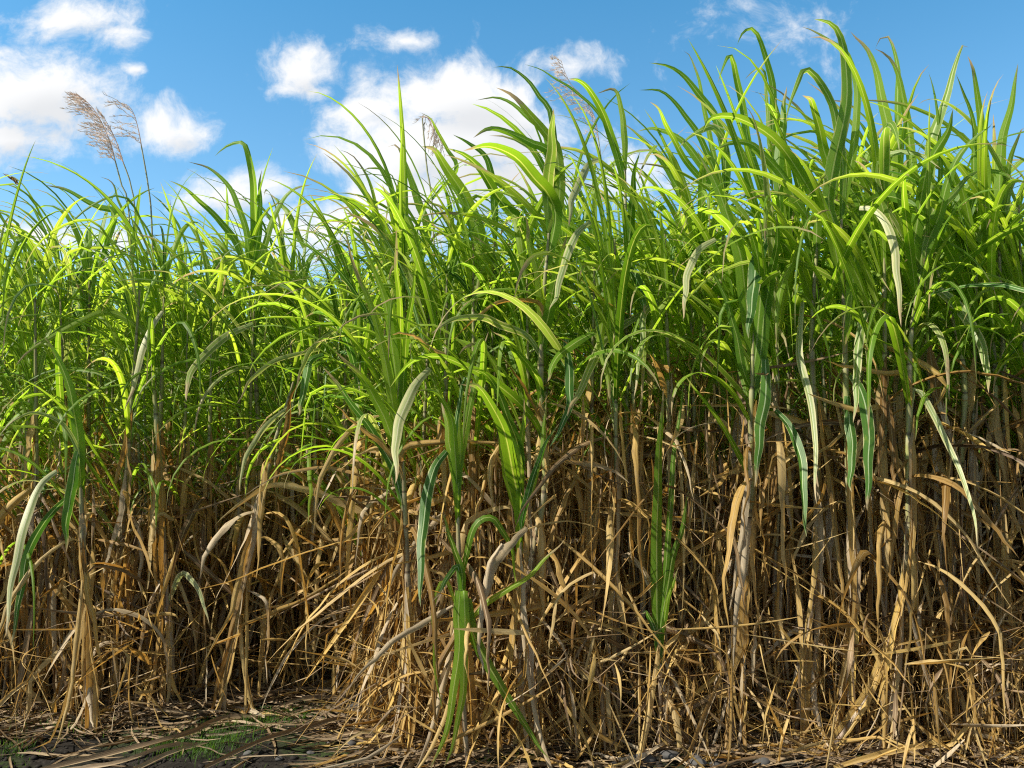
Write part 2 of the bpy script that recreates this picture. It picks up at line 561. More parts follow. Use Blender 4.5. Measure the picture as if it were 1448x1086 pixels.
# ------------------------------------------------------------------ cane parts
def grow_leaf(base, az, L, th0, bend, power=1.5, width=0.045, n=18, kink=None, tw=0.0, sway=0.0, floor=0.008):
    """a leaf that leaves BASE at elevation TH0 and sags by BEND over its length"""
    s = np.linspace(0, 1, n)
    th = th0 - bend * s ** power
    if kink:
        th = th - kink[1] / (1 + np.exp(-(s - kink[0]) * 40))
    th = np.maximum(th, -1.5)
    a = az + sway * s ** 1.5
    dP = np.stack([np.cos(a) * np.cos(th), np.sin(a) * np.cos(th), np.sin(th)], 1) * (L / (n - 1))
    P = np.vstack([base, base + np.cumsum(dP[:-1], 0)])
    lo = P[:, 2] < floor
    P[lo, 2] = floor + 0.004 * rng.random(lo.sum())
    side = np.stack([-np.sin(a), np.cos(a), np.zeros(n)], 1)
    T = tangents(P)
    side = rot(side, T, tw * s)
    return P, side, width * leaf_profile(s)


def wind_az():
    """most blades lean to the left of the view, as the wind has them"""
    return math.pi + rng.normal(0, 0.75) if rng.random() < 0.68 else U(0, 2 * math.pi)


def add_green(root, base, H, hi, rel, off, far=False, mat=None, wmul=1.0, short=0.4):
    """rel 0 = lowest green leaf, 1 = newest upright blade"""
    th0 = math.radians(54 + 32 * rel + U(-9, 5))
    bend = math.radians(150 - 70 * rel + U(-34, 36))
    bend = max(bend, math.radians(58))
    L = H * (0.40 + 0.10 * math.sin(math.pi * min(1, rel + 0.25))) * U(0.78, 1.12)
    L *= 0.62 if rng.random() < short else 1.0
    L = min(L, max(0.3, (H * 1.06 - hi) * (1.25 if rel > 0.5 else 1.7)))
    P, sd, wd = grow_leaf(np.array([base[0], base[1], hi]), wind_az(), L, th0, bend, U(1.3, 2.4), (0.010 + 0.030 * rng.random() ** 0.8) * wmul * (1 if far else float(np.interp(base[0], [-1.5, 0.0, 1.2], [0.85, 1.05, 1.2]))), 12 if far else 18,
                          (U(0.35, 0.75), U(0.5, 1.4)) if rng.random() < 0.22 else None, U(-1.2, 1.2), U(-0.6, 0.6))
    mb = MB()
    ribbon(mb, P, sd, wd, U(0.15, 0.5), 3 if far else 5, wave=U(0.0, 0.14))
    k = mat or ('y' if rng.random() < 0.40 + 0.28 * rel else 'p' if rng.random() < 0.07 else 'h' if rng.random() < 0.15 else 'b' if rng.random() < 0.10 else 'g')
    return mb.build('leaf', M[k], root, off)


def add_dry(root, base, hi, off, L=None, az=None):
    L = L or U(0.4, 1.0)
    P, sd, wd = grow_leaf(np.array([base[0], base[1], hi]), U(0, 6.28) if az is None else az, L, math.radians(U(10, 65)), math.radians(U(85, 150)), U(0.16, 0.6),
                          U(0.018, 0.042), 16, (U(0.2, 0.8), U(0.2, 1.6)) if rng.random() < 0.6 else None, U(-3.0, 3.0), U(-0.7, 0.7))
    P = P + np.cumsum(rng.normal(0, 0.005, P.shape), 0) * np.linspace(0, 1, len(P))[:, None]
    P[:, 2] = np.maximum(P[:, 2], 0.008)
    mb = MB()
    ribbon(mb, P, sd, wd * rng.uniform(0.8, 1.15, len(P)), U(0.1, 0.9), 4, wave=U(0.05, 0.3), curl=U(-0.3, 0.6))
    return mb.build('dry_leaf', M['d' if rng.random() < 0.8 else 'k' if rng.random() < 0.5 else 's'], root, off)


def add_sheath(root, stalk, t0, L, off):
    """a dry sheath hanging along the stalk"""
    n = 16
    s0 = np.linspace(0, 1, len(stalk))
    Ltot = np.linalg.norm(np.diff(stalk, axis=0), axis=1).sum()
    tt = np.clip(np.linspace(t0, t0 - L / Ltot, n), 0, 1)
    P = np.stack([np.interp(tt, s0, stalk[:, i]) for i in range(3)], 1)
    a = U(-2.6, -0.5)
    drift = np.linspace(0, 1, n)[:, None] ** 1.5
    P = P + np.array([math.cos(a), math.sin(a), 0]) * 0.022 + drift * np.array([U(-0.07, 0.07), U(-0.10, 0.02), 0])
    P = P + np.cumsum(rng.normal(0, 0.0025, P.shape), 0)
    P[:, 2] = np.maximum(P[:, 2], 0.01)
    side = np.tile(np.array([-math.sin(a), math.cos(a), 0.0]), (n, 1))
    side = rot(side, tangents(P), U(-1.2, 1.2) * np.linspace(0, 1, n))
    mb = MB()
    t = np.linspace(0, 1, n)
    ribbon(mb, P, side, U(0.020, 0.046) * float(np.interp(stalk[0][0], [-0.6, 0.6], [0.95, 1.25])) * (0.15 + 0.85 * np.minimum(1, t * 5)) * (1 - 0.85 * t ** 2) * rng.uniform(0.85, 1.1, n), U(0.3, 0.8), 5, wave=U(0.05, 0.2), curl=-0.4)
    return mb.build('dry_sheath', M['d' if rng.random() < 0.75 else 's'], root, off)


def add_fan(root, stalk, off):
    """a dry leaf slipping down the stalk and splaying out over the soil at its foot"""
    z = U(0.18, 0.62)
    P, sd, wd = grow_leaf(on_path(stalk, z) + np.array([0, -0.015, 0]), U(-3.0, -0.3), z * U(1.15, 1.7), math.radians(U(-88, -72)), -math.radians(U(30, 75)), U(1.6, 3.0),
                          U(0.012, 0.034), 18, None, U(-2, 2), U(-0.5, 0.5), floor=0.012)
    P = P + np.cumsum(rng.normal(0, 0.0025, P.shape), 0) * np.linspace(0, 1, 18)[:, None]
    P[:, 2] = np.maximum(P[:, 2], 0.012)
    mb = MB()
    ribbon(mb, P, sd, wd * rng.uniform(0.85, 1.12, 18), U(0.2, 0.8), 4, wave=U(0.05, 0.25), curl=U(-0.3, 0.5))
    return mb.build('dry_leaf', M['d' if rng.random() < 0.75 else 's'], root, off)


def stalk_path(x, y, H, lean=0.12):
    a = U(0, 6.28)
    l = U(0, lean)
    b_ = np.array([x, y, -0.02])
    pts = [b_, b_ + [U(-.03, .03), U(-.03, .03), H * 0.2], b_ + [l * .5 * math.cos(a), l * .5 * math.sin(a), H * 0.42], b_ + [l * math.cos(a), l * math.sin(a), H * 0.79]]
    return spline(pts, 40)


def on_path(path, z):
    i = min(int(np.searchsorted(path[:, 2], z)), len(path) - 1)
    return path[i]


def cane(name, x, y, H, n_green=9, n_dry=5, n_sheath=2, far=False, rad=None):
    base = (x, y, 0.0)
    root = empty(name, base)
    path = stalk_path(x, y, H)
    R = rad or U(0.0075, 0.0105)
    s = np.linspace(0, 1, len(path))
    mb = MB()
    tube(mb, path, R * (1 - 0.55 * np.clip((s - 0.7) / 0.3, 0, 1)), 6 if far else 9, U(0, 1), 0.05)
    mb.build('stalk', M['stalk'], root, base)
    low = U(0.36, 0.52) if far else float(np.interp(x, [-1.5, -0.3, 0.6], [0.33, 0.40, 0.49])) + U(-0.07, 0.06)
    if not far and rng.random() < 0.25:
        low -= 0.12
    top = 0.75 if far else float(np.interp(x, [-1.5, 0.3], [0.78, 0.68]))
    for i in range(n_green):
        rel = (i + U(-.3, .3)) / max(n_green - 1, 1)
        rel = min(max(rel, 0), 1)
        hi = H * (low + (top - low) * rel)
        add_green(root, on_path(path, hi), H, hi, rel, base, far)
    for i in range(8 if far else 4 if x < 0 else 1):      # short newest leaves that close the top of the canopy
        hi = U(0.66, 0.80) * H
        o = add_green(root, on_path(path, hi), H, hi, U(0.35, 0.8), base, far, wmul=1.1, short=1.0)
    for i in range(n_dry):
        hi = U(0.12, min(low + 0.14, 0.50)) * H
        add_dry(root, on_path(path, hi), hi, base)
    for i in range(n_sheath):
        add_sheath(root, path, U(0.35, 0.75), U(0.3, 0.75), base)
    for i in range(0 if far else 3):
        add_fan(root, path, base)
    return root


# ------------------------------------------------------------------ plants one can point at: traced stalk and blades, each with its own depth
def traced_leaf(root, px_pts, Y, wpx, kind, stalk, off, dd=None, join=True):
    """px_pts run from the tip to the base; dd = how far the tip comes out of (-) or goes into (+) the field"""
    pts = px_pts[::-1]
    dd = U(-0.30, 0.12) if dd is None else dd
    n = len(pts)
    ts = np.linspace(0, 1, n)
    W3 = [at(px, py, Y + dd * t ** 1.4 - 0.02) for (px, py), t in zip(pts, ts)]
    if join:
        z = W3[0][2] - U(0.10, 0.22)
        W3 = [on_path(stalk, min(max(z, 0.15), stalk[-1][2]))] + W3
    P = spline(W3, 24)
    T = tangents(P)
    V = unit(P - np.array([0, 0, CAM_H]))
    side = unit(np.cross(T, V))
    t = np.linspace(0, 1, 24)
    roll = U(-0.55, 0.55) + U(-0.6, 0.6) * t
    side = rot(side, T, roll)
    wdt = 0.88 * wpx * Y / F_PX / np.maximum(np.cos(roll), 0.6)
    ph = rng.uniform(0, 6.28, 4)
    P = P + 0.006 * t[:, None] * np.stack([np.sin(9 * t + ph[0]) + .5 * np.sin(21 * t + ph[1]), 0 * t, np.sin(8 * t + ph[2]) + .5 * np.sin(19 * t + ph[3])], 1)
    mb = MB()
    if kind in 'dks':
        P = P + np.cumsum(rng.normal(0, 0.002, P.shape), 0)
        ribbon(mb, P, side, wdt * leaf_profile(t) * rng.uniform(0.85, 1.1, 24), U(0.2, 0.7), 5, wave=U(0.1, 0.3), curl=U(-0.2, 0.4))
        return mb.build('dry_leaf', M[kind], root, off)
    ribbon(mb, P, side, wdt * leaf_profile(t), U(0.15, 0.4), 7, wave=U(0.02, 0.12))
    return mb.build('leaf', M[kind], root, off)


def hero(label, Y, stalk_px, leaves, n_green=3, n_dry=5, n_sheath=3, rad=0.0118, H=None, name='sugarcane_plant', green_lo=0.0):
    top = [at(px, py, Y) for px, py in stalk_px][::-1]
    base = np.array([top[0][0] + U(-.02, .02), Y, -0.02])
    pts = [base] + top if top[0][2] > 0.12 else [np.array([top[0][0], Y, -0.02])] + top[1:]
    path = spline(pts, 50)
    off = (float(path[0][0]), Y, 0.0)
    root = empty(name, off)
    s = np.linspace(0, 1, 50)
    mb = MB()
    tube(mb, path, rad * (1 - 0.6 * np.clip((s - 0.72) / 0.28, 0, 1)), 10, U(0, 1), 0.05)
    mb.build('stalk', M['stalk'], root, off)
    for lf in leaves:
        kind, wpx, p = lf[0], lf[1], lf[2]
        traced_leaf(root, p, Y, wpx, kind, path, off, *(lf[3:]))
    Hh = H or canopy_h(off[0])
    zt = path[-1][2]
    for i in range(n_green):
        rel = U(green_lo, 1.0)
        hi = min(zt * (0.66 + 0.32 * rel), Hh * 0.68)
        add_green(root, on_path(path, hi), Hh * 0.85, hi, rel * 0.8, off, mat='g' if rel < 0.6 else None)
    for i in range(n_dry):
        hi = U(0.15, min(0.75, 1.15 / max(zt, 0.1))) * zt
        add_dry(root, on_path(path, hi), hi, off, U(0.4, 0.95))
    for i in range(n_sheath + (4 if n_sheath > 1 else 0)):
        add_sheath(root, path, U(0.25, 0.8) * min(1, 1.7 / zt), U(0.3, 0.9), off)
    for i in range(4 if n_sheath > 1 else 1):
        add_fan(root, path, off)
    tag(root, label, 'sugarcane', None)
    return root


HEROES = [
 # right end of the row
 dict(label='cane with one upright lime blade pointing into clear sky near the edge', Y=3.5,
  stalk_px=[(1412, 330), (1420, 600), (1412, 900), (1405, 1010)], leaves=[
   ('y', 18, [(1438, 90), (1432, 130), (1424, 170), (1416, 220), (1412, 300)]),
   ('y', 14, [(1448, 180), (1440, 190), (1428, 230), (1418, 300)]),
   ('h', 12, [(1448, 245), (1430, 260), (1418, 330)]),
   ('d', 9, [(1430, 662), (1426, 615), (1403, 575), (1366, 552), (1330, 549), (1418, 640)][:4] + [(1410, 590)]),
   ('s', 10, [(1418, 860), (1416, 800), (1414, 740), (1416, 680)])]),
 dict(label='tall cane with two blades folded together at a blunt pale tip', Y=3.45,
  stalk_px=[(1318, 360), (1362, 520), (1355, 700), (1340, 900), (1330, 1000)], leaves=[
   ('h', 20, [(1372, 70), (1362, 66), (1350, 92), (1338, 130), (1325, 170), (1315, 210), (1312, 300)]),
   ('y', 18, [(1366, 78), (1378, 100), (1385, 150), (1390, 200), (1392, 260), (1380, 340)]),
   ('g', 12, [(1353, 105), (1362, 130), (1372, 160), (1376, 205), (1372, 300)]),
   ('y', 9, [(1310, 102), (1320, 125), (1326, 155), (1330, 230)]),
   ('p', 18, [(1401, 558), (1396, 522), (1383, 479), (1360, 439), (1326, 409), (1300, 398)], -0.35, False),
   ('g', 14, [(1448, 262), (1420, 246), (1385, 245), (1350, 290)])]),
 dict(label='stout cane with yellow-green paddle leaves, its bare stalk sweeping sideways at the foot', Y=3.3,
  stalk_px=[(1303, 380), (1288, 480), (1285, 620), (1280, 800), (1240, 960), (1170, 1040)], leaves=[
   ('y', 24, [(1348, 152), (1340, 180), (1325, 210), (1310, 245), (1300, 300), (1292, 350)]),
   ('y', 18, [(1400, 175), (1380, 190), (1355, 225), (1340, 260), (1330, 300), (1310, 345)]),
   ('h', 16, [(1395, 237), (1370, 250), (1340, 280), (1315, 320), (1305, 350)]),
   ('h', 14, [(1332, 242), (1310, 222), (1280, 215), (1255, 220), (1235, 240), (1262, 330)]),
   ('w', 14, [(1272, 462), (1270, 400), (1267, 360), (1255, 320), (1236, 296), (1215, 294)], -0.4, False),
   ('w', 11, [(1385, 775), (1375, 724), (1360, 679), (1343, 635), (1320, 585), (1293, 549)], -0.35),
   ('d', 11, [(1153, 522), (1183, 525), (1216, 527), (1250, 532), (1280, 540)], -0.1),
   ('g', 18, [(1300, 300), (1270, 280), (1245, 278), (1222, 290)], -0.2, False)], rad=0.0125, n_sheath=5),
 dict(label='cane with three long lime blades arching over beside a folded one, below clear blue sky', Y=3.75,
  stalk_px=[(1262, 330), (1252, 560), (1258, 800), (1270, 980)], leaves=[
   ('y', 20, [(1200, 43), (1212, 55), (1225, 68), (1240, 105), (1250, 150), (1258, 200), (1262, 260)]),
   ('y', 18, [(1236, 70), (1240, 72), (1255, 82), (1270, 110), (1280, 150), (1287, 200), (1288, 270)]),
   ('g', 14, [(1236, 70), (1247, 53), (1258, 58), (1266, 85), (1270, 120), (1270, 200)]),
   ('y', 16, [(1208, 165), (1225, 185), (1240, 220), (1255, 280)]),
   ('g', 14, [(1264, 163), (1252, 178), (1232, 205), (1215, 260), (1212, 320)])]),
 dict(label='cane crowned by the highest blade, blue-green blades hanging halfway down its stalk', Y=3.35,
  stalk_px=[(1190, 310), (1196, 540), (1200, 700), (1205, 850), (1180, 1020)], leaves=[
   ('h', 25, [(1150, 26), (1163, 28), (1177, 36), (1189, 58), (1197, 90), (1199, 130), (1192, 180), (1178, 235), (1172, 290)]),
   ('h', 15, [(1114, 178), (1120, 140), (1127, 115), (1138, 97), (1155, 110), (1175, 145), (1184, 180), (1192, 230)]),
   ('p', 16, [(1205, 600), (1212, 542), (1213, 495), (1220, 452), (1234, 425)], -0.25, False),
   ('b', 20, [(1224, 725), (1230, 645), (1226, 589), (1216, 549), (1204, 530)], -0.25, False),
   ('b', 18, [(1203, 700), (1205, 650), (1203, 610), (1198, 560)], -0.2, False),
   ('g', 22, [(1195, 500), (1204, 420), (1210, 360), (1212, 320)], -0.1, False),
   ('y', 14, [(1132, 40), (1150, 45), (1178, 60), (1200, 75), (1212, 130), (1205, 220)], 0.1)]),
 dict(label='cane with a broad bow-shaped leaf above and a long bleached pinkish blade drooping below', Y=3.4,
  stalk_px=[(1158, 310), (1148, 480), (1155, 650), (1150, 850), (1120, 1030)], leaves=[
   ('y', 20, [(995, 192), (1010, 168), (1040, 165), (1080, 185), (1110, 215), (1140, 260), (1154, 295)], -0.3),
   ('g', 18, [(1133, 137), (1148, 145), (1158, 175), (1165, 210), (1178, 270)]),
   ('w', 13, [(1156, 715), (1154, 662), (1150, 602), (1140, 549), (1130, 502), (1131, 462), (1134, 427)], -0.3, False),
   ('b', 16, [(1138, 760), (1136, 679), (1126, 629), (1113, 599), (1096, 580)], -0.25, False),
   ('y', 16, [(1000, 215), (1030, 200), (1065, 205), (1100, 240), (1130, 290)], -0.1),
   ('g', 20, [(1110, 120), (1108, 180), (1100, 230), (1104, 300)], 0.1, False)], n_sheath=5),
 dict(label='cane with bluish blades clasping its stalk and a pale leaf hooked over', Y=3.35,
  stalk_px=[(1066, 440), (1062, 600), (1062, 720), (1045, 900), (1030, 960)], leaves=[
   ('b', 24, [(1060, 480), (1062, 430), (1070, 375), (1086, 330)], -0.15, False),
   ('b', 20, [(1068, 690), (1073, 620), (1083, 560), (1082, 505)], -0.3, False),
   ('y', 26, [(985, 212), (1005, 245), (1025, 290), (1040, 340), (1050, 380), (1058, 450)]),
   ('g', 24, [(1060, 300), (1068, 350), (1074, 400), (1072, 470)]),
   ('g', 22, [(1100, 300), (1095, 360), (1085, 420), (1075, 500)]),
   ('w', 13, [(967, 455), (968, 410), (975, 380), (990, 352), (1012, 338)], -0.3, False),
   ('g', 9, [(966, 529), (986, 555), (1016, 592), (1040, 635), (1056, 669)], -0.2),
   ('g', 14, [(1002, 380), (1016, 400), (1036, 450), (1050, 520)]),
   ('s', 13, [(1032, 960), (1040, 880), (1052, 800), (1060, 730)], -0.15)], n_sheath=6, rad=0.0125),
 dict(label='thin-bladed cane with two narrow leaves hooked at their tips above the big bow-shaped leaf', Y=4.0,
  stalk_px=[(1092, 260), (1100, 500), (1090, 800)], leaves=[
   ('y', 13, [(1043, 64), (1055, 45), (1068, 43), (1080, 70), (1090, 110), (1093, 150), (1093, 220)]),
   ('y', 15, [(1018, 118), (1028, 82), (1036, 85), (1043, 120), (1052, 160), (1062, 215), (1080, 270)]),
   ('h', 8, [(1055, 115), (1070, 98), (1080, 100), (1083, 140), (1088, 200)])]),
 dict(label='cane leaning its slim blades outward between the pale feathery plume and the hooked leaves', Y=3.9,
  stalk_px=[(1025, 290), (1015, 500), (1010, 900)], leaves=[
   ('g', 16, [(920, 88), (945, 92), (965, 106), (990, 138), (1012, 168), (1025, 215)]),
   ('y', 10, [(968, 70), (978, 78), (986, 105), (990, 130), (1000, 180), (1015, 240)]),
   ('g', 11, [(903, 128), (930, 127), (952, 143), (968, 160), (988, 190), (1010, 240)]),
   ('g', 11, [(918, 146), (936, 160), (950, 190), (975, 235)]),
   ('y', 14, [(900, 185), (925, 180), (960, 195), (990, 230)]),
   ('h', 14, [(960, 210), (985, 185), (1010, 180), (1030, 220)])]),
 dict(label='low cane shoot with dark green upright blades standing in the middle of the dry straw', Y=3.3,
  stalk_px=[(931, 900), (933, 935), (934, 990)], leaves=[
   ('g', 21, [(938, 545), (936, 620), (930, 700), (928, 780), (929, 850), (931, 905)], 0.0),
   ('g', 15, [(972, 690), (964, 751), (950, 800), (940, 850), (933, 890)], 0.0),
   ('g', 11, [(967, 525), (958, 600), (950, 690), (942, 790)], 0.1),
   ('b', 11, [(905, 868), (913, 862), (922, 880), (930, 910)], -0.1),
   ('g', 9, [(958, 800), (948, 840), (938, 880)], -0.1)], n_green=0, n_dry=2, n_sheath=0, rad=0.009),
 dict(label='cane with a pale leaf bent over like a crook near the middle of the row', Y=3.6,
  stalk_px=[(884, 240), (886, 560), (893, 800), (898, 930)], leaves=[
   ('g', 15, [(803, 110), (816, 112), (836, 130), (853, 160), (866, 197), (878, 240)]),
   ('y', 12, [(843, 130), (863, 125), (876, 140), (881, 167), (883, 200)]),
   ('g', 6, [(743, 90), (763, 96), (783, 111), (813, 130), (850, 165)], 0.1),
   ('y', 16, [(863, 575), (856, 522), (850, 479), (853, 445), (843, 402), (826, 365)], -0.35, False),
   ('b', 15, [(914, 447), (908, 419), (896, 389), (873, 368)], -0.2, False),
   ('p', 16, [(803, 590), (816, 562), (836, 515), (853, 482), (883, 459), (913, 440)], -0.45, False),
   ('p', 11, [(896, 560), (908, 495), (910, 445), (933, 425), (966, 410)], -0.4, False),
   ('g', 18, [(905, 215), (898, 250), (892, 300), (888, 360)])], n_sheath=6, n_dry=8),
 dict(label='tall cane with bare pale stalk, wide blades streaming sideways under the white cloud', Y=3.4,
  stalk_px=[(776, 330), (766, 462), (765, 580), (770, 690), (742, 850), (735, 1000)], leaves=[
   ('g', 13, [(697, 97), (720, 97), (745, 115), (765, 140), (779, 158), (785, 230)]),
   ('y', 20, [(700, 124), (723, 136), (750, 163), (773, 190), (788, 215), (790, 290)]),
   ('y', 12, [(676, 140), (700, 136), (722, 146), (742, 165), (775, 205)]),
   ('g', 17, [(668, 197), (690, 180), (718, 185), (750, 200), (780, 225)]),
   ('h', 21, [(785, 150), (781, 187), (778, 233), (775, 267), (775, 310)], -0.2, False),
   ('g', 24, [(655, 214), (690, 208), (716, 217), (736, 230), (756, 253), (776, 277), (786, 310)], -0.35),
   ('w', 14, [(803, 322), (810, 283), (820, 257), (833, 233), (850, 225)], -0.35, False),
   ('w', 14, [(776, 440), (788, 410), (803, 360), (816, 330), (836, 313)], -0.3, False),
   ('y', 15, [(553, 545), (583, 512), (623, 505), (663, 522), (700, 542), (730, 565), (760, 602)], -0.3),
   ('p', 14, [(612, 470), (643, 452), (683, 449), (710, 459), (745, 475)], -0.4),
   ('d', 8, [(553, 475), (583, 479), (620, 499), (660, 520)], -0.3, False),
   ('g', 13, [(700, 470), (716, 479), (736, 502), (756, 529), (764, 545)], -0.2),
   ('g', 15, [(770, 540), (790, 505), (813, 484), (840, 470)], -0.2, False),
   ('b', 16, [(780, 632), (803, 579), (806, 535), (800, 480)], -0.2, False),
   ('d', 9, [(640, 480), (690, 435), (718, 427), (757, 428), (765, 450)], -0.15),
   ('d', 7, [(712, 505), (728, 530), (745, 560), (760, 590)], -0.15),
   ('g', 20, [(800, 330), (792, 370), (780, 420), (770, 470)]),
   ('y', 16, [(742, 300), (752, 350), (762, 400), (766, 450)])], n_green=1, n_sheath=1, n_dry=3, rad=0.0130),
 dict(label='short leafy cane with broad dark blades fountaining out below the bare pale stalk', Y=3.3,
  stalk_px=[(735, 690), (735, 780), (735, 1000)], leaves=[
   ('g', 24, [(653, 545), (678, 549), (702, 582), (717, 629), (725, 669), (733, 705)], -0.3),
   ('g', 16, [(660, 520), (690, 535), (715, 580), (735, 640)], -0.1),
   ('b', 13, [(790, 600), (768, 640), (748, 690), (738, 740)], -0.1),
   ('g', 16, [(740, 560), (740, 610), (737, 670), (735, 730)], 0.0),
   ('g', 11, [(700, 600), (712, 650), (722, 700)], -0.1),
   ('g', 12, [(775, 560), (768, 620), (752, 690)], 0.1)], n_green=0, n_dry=4, n_sheath=3, rad=0.010),
 dict(label='cane with two very wide glowing blades slanting across the white cloud', Y=3.85,
  stalk_px=[(700, 340), (690, 480), (685, 700), (690, 900)], leaves=[
   ('y', 28, [(594, 206), (612, 212), (633, 240), (656, 275), (672, 317), (685, 370)], -0.2),
   ('g', 26, [(633, 211), (656, 220), (676, 240), (700, 273), (723, 300), (745, 330), (735, 400)], -0.3),
   ('g', 14, [(640, 190), (665, 200), (690, 230), (700, 290)]),
   ('y', 18, [(620, 290), (640, 320), (665, 370), (685, 430)]),
   ('g', 14, [(690, 440), (640, 340), (620, 330), (600, 350)][::-1], -0.1)]),
 dict(label='low cane with narrow upright blades and a wide striped blade hanging down', Y=3.25,
  stalk_px=[(646, 680), (648, 760), (655, 960)], leaves=[
   ('y', 15, [(586, 552), (616, 552), (634, 582), (642, 629), (646, 685)], -0.1),
   ('b', 20, [(592, 862), (597, 780), (600, 722), (613, 665), (632, 638)], -0.35, False),
   ('y', 12, [(655, 535), (652, 580), (650, 640), (648, 700)], 0.1),
   ('g', 14, [(690, 470), (672, 540), (655, 620), (648, 690)], 0.2),
   ('b', 10, [(640, 640), (650, 560), (662, 535), (668, 560)][::-1], -0.1),
   ('g', 15, [(620, 560), (632, 600), (640, 650)], 0.1)], n_green=0, rad=0.010),
 dict(label='cane with a tall sheaf of straight blades and one arching leaf coloured sunlit-pale', Y=3.4,
  stalk_px=[(568, 600), (572, 720), (578, 860), (580, 960)], leaves=[
   ('w', 19, [(558, 684), (560, 635), (567, 589), (585, 548), (608, 521)], -0.4, False),
   ('y', 17, [(490, 330), (503, 379), (533, 462), (552, 550), (562, 610)]),
   ('y', 17, [(502, 325), (520, 362), (546, 428), (556, 510), (564, 590)]),
   ('g', 14, [(560, 320), (563, 380), (566, 462), (565, 560)]),
   ('g', 13, [(588, 360), (580, 440), (572, 520), (568, 600)]),
   ('g', 19, [(470, 498), (503, 525), (530, 560), (552, 615)], -0.1),
   ('b', 15, [(455, 515), (490, 560), (525, 610), (555, 660)], -0.2),
   ('d', 13, [(470, 568), (505, 600), (540, 628), (568, 668)], -0.2),
   ('d', 12, [(483, 657), (510, 640), (540, 630), (566, 650)], -0.1),
   ('d', 12, [(726, 625), (700, 624), (643, 627), (600, 630), (572, 640)], -0.15)], n_sheath=4, rad=0.0125),
 dict(label='fresh green cane shoot spilling long blades over the straw down onto the soil', Y=3.12,
  stalk_px=[(650, 792), (654, 850), (656, 1000)], leaves=[
   ('y', 19, [(606, 1090), (626, 1044), (643, 977), (650, 911), (648, 870), (651, 830)], -0.12),
   ('y', 16, [(628, 1090), (642, 1040), (654, 975), (658, 911), (657, 860), (655, 830)], -0.14),
   ('g', 21, [(777, 1074), (760, 1051), (736, 1011), (710, 971), (684, 931), (664, 884), (656, 840)], -0.1),
   ('y', 7, [(626, 1014), (620, 977), (615, 911), (613, 854), (630, 820)], -0.1),
   ('g', 12, [(728, 830), (724, 784), (713, 752), (696, 731), (670, 745)], 0.05),
   ('g', 12, [(620, 722), (632, 745), (642, 775), (652, 805)], 0.05),
   ('b', 11, [(611, 855), (628, 828), (646, 800)], -0.05),
   ('g', 10, [(797, 760), (775, 784), (740, 822), (690, 850)], 0.1),
   ('s', 15, [(683, 960), (683, 911), (686, 857), (693, 804), (711, 769)], -0.08, False),
   ('s', 15, [(690, 850), (700, 810), (720, 770), (745, 745)], 0.0, False),
   ('s', 11, [(494, 970), (550, 914), (593, 884), (640, 858)], -0.15, False)], n_green=0, n_dry=3, n_sheath=0, rad=0.009),
 dict(label='cane with a stiff dark upright blade between two curling yellow ones beside the white cloud', Y=4.1,
  stalk_px=[(560, 370), (545, 600), (540, 900)], leaves=[
   ('y', 17, [(548, 206), (561, 203), (570, 220), (580, 253), (593, 287), (606, 330), (580, 400)]),
   ('g', 11, [(563, 215), (567, 240), (563, 283), (559, 340)]),
   ('y', 8, [(480, 212), (500, 220), (520, 253), (531, 283), (538, 330), (548, 390)]),
   ('y', 18, [(512, 262), (528, 290), (540, 330), (550, 390)]),
   ('g', 14, [(445, 285), (480, 280), (515, 300), (545, 340)])]),
 dict(label='cane with a tall twin blade standing straight up out of the lower canopy', Y=4.2,
  stalk_px=[(352, 400), (365, 600), (370, 850)], leaves=[
   ('y', 15, [(305, 222), (318, 206), (334, 198), (346, 203), (355, 233), (361, 277), (361, 340)]),
   ('g', 12, [(370, 240), (368, 280), (364, 340)]),
   ('y', 13, [(238, 257), (262, 267), (287, 287), (310, 310), (335, 345)]),
   ('g', 11, [(267, 228), (293, 235), (317, 257), (333, 283), (349, 330)]),
   ('y', 11, [(440, 262), (415, 268), (390, 300), (372, 350)]),
   ('y', 12, [(383, 272), (400, 292), (412, 310), (430, 350)][::1], 0.1, False)]),
 dict(label='cane with jointed grey stalk and a streaky whitish leaf hanging before it', Y=3.85,
  stalk_px=[(212, 460), (220, 580), (228, 700), (240, 950)], leaves=[
   ('w', 11, [(178, 580), (190, 539), (200, 502), (213, 465), (230, 440)], -0.35, False),
   ('p', 14, [(262, 566), (270, 529), (290, 502), (320, 475), (358, 458)], -0.35, False),
   ('y', 12, [(20, 520), (53, 490), (95, 465), (150, 440), (205, 470)], -0.2),
   ('d', 10, [(205, 790), (212, 750), (225, 728), (245, 735)], -0.15, False),
   ('w', 10, [(296, 882), (283, 845), (272, 822), (256, 812)], -0.06)], n_green=4),
 dict(label='cane by the edge with wide white-striped blades drooping almost to the ground', Y=3.55,
  stalk_px=[(113, 640), (118, 790), (125, 880), (130, 980)], leaves=[
   ('g', 20, [(63, 475), (83, 512), (100, 562), (110, 612), (113, 660)], 0.0),
   ('b', 18, [(92, 780), (97, 724), (103, 679), (110, 638)], -0.25, False),
   ('w', 14, [(8, 900), (17, 830), (28, 765), (43, 715), (60, 682), (80, 666)], -0.35, False),
   ('b', 14, [(18, 915), (27, 841), (43, 774), (72, 727), (100, 700)], -0.35, False),
   
   ('p', 8, [(0, 618), (20, 595), (48, 584), (90, 600), (112, 640)], -0.2)], n_sheath=4, n_dry=7, n_green=2),
 dict(label='cane with several pale narrow leaves looping over and a dry straw-coloured stalk', Y=3.75,
  stalk_px=[(415, 540), (385, 640), (365, 740), (335, 880), (320, 950)], leaves=[
   ('p', 8, [(333, 571), (357, 535), (393, 509), (433, 498), (450, 495)], -0.3, False),
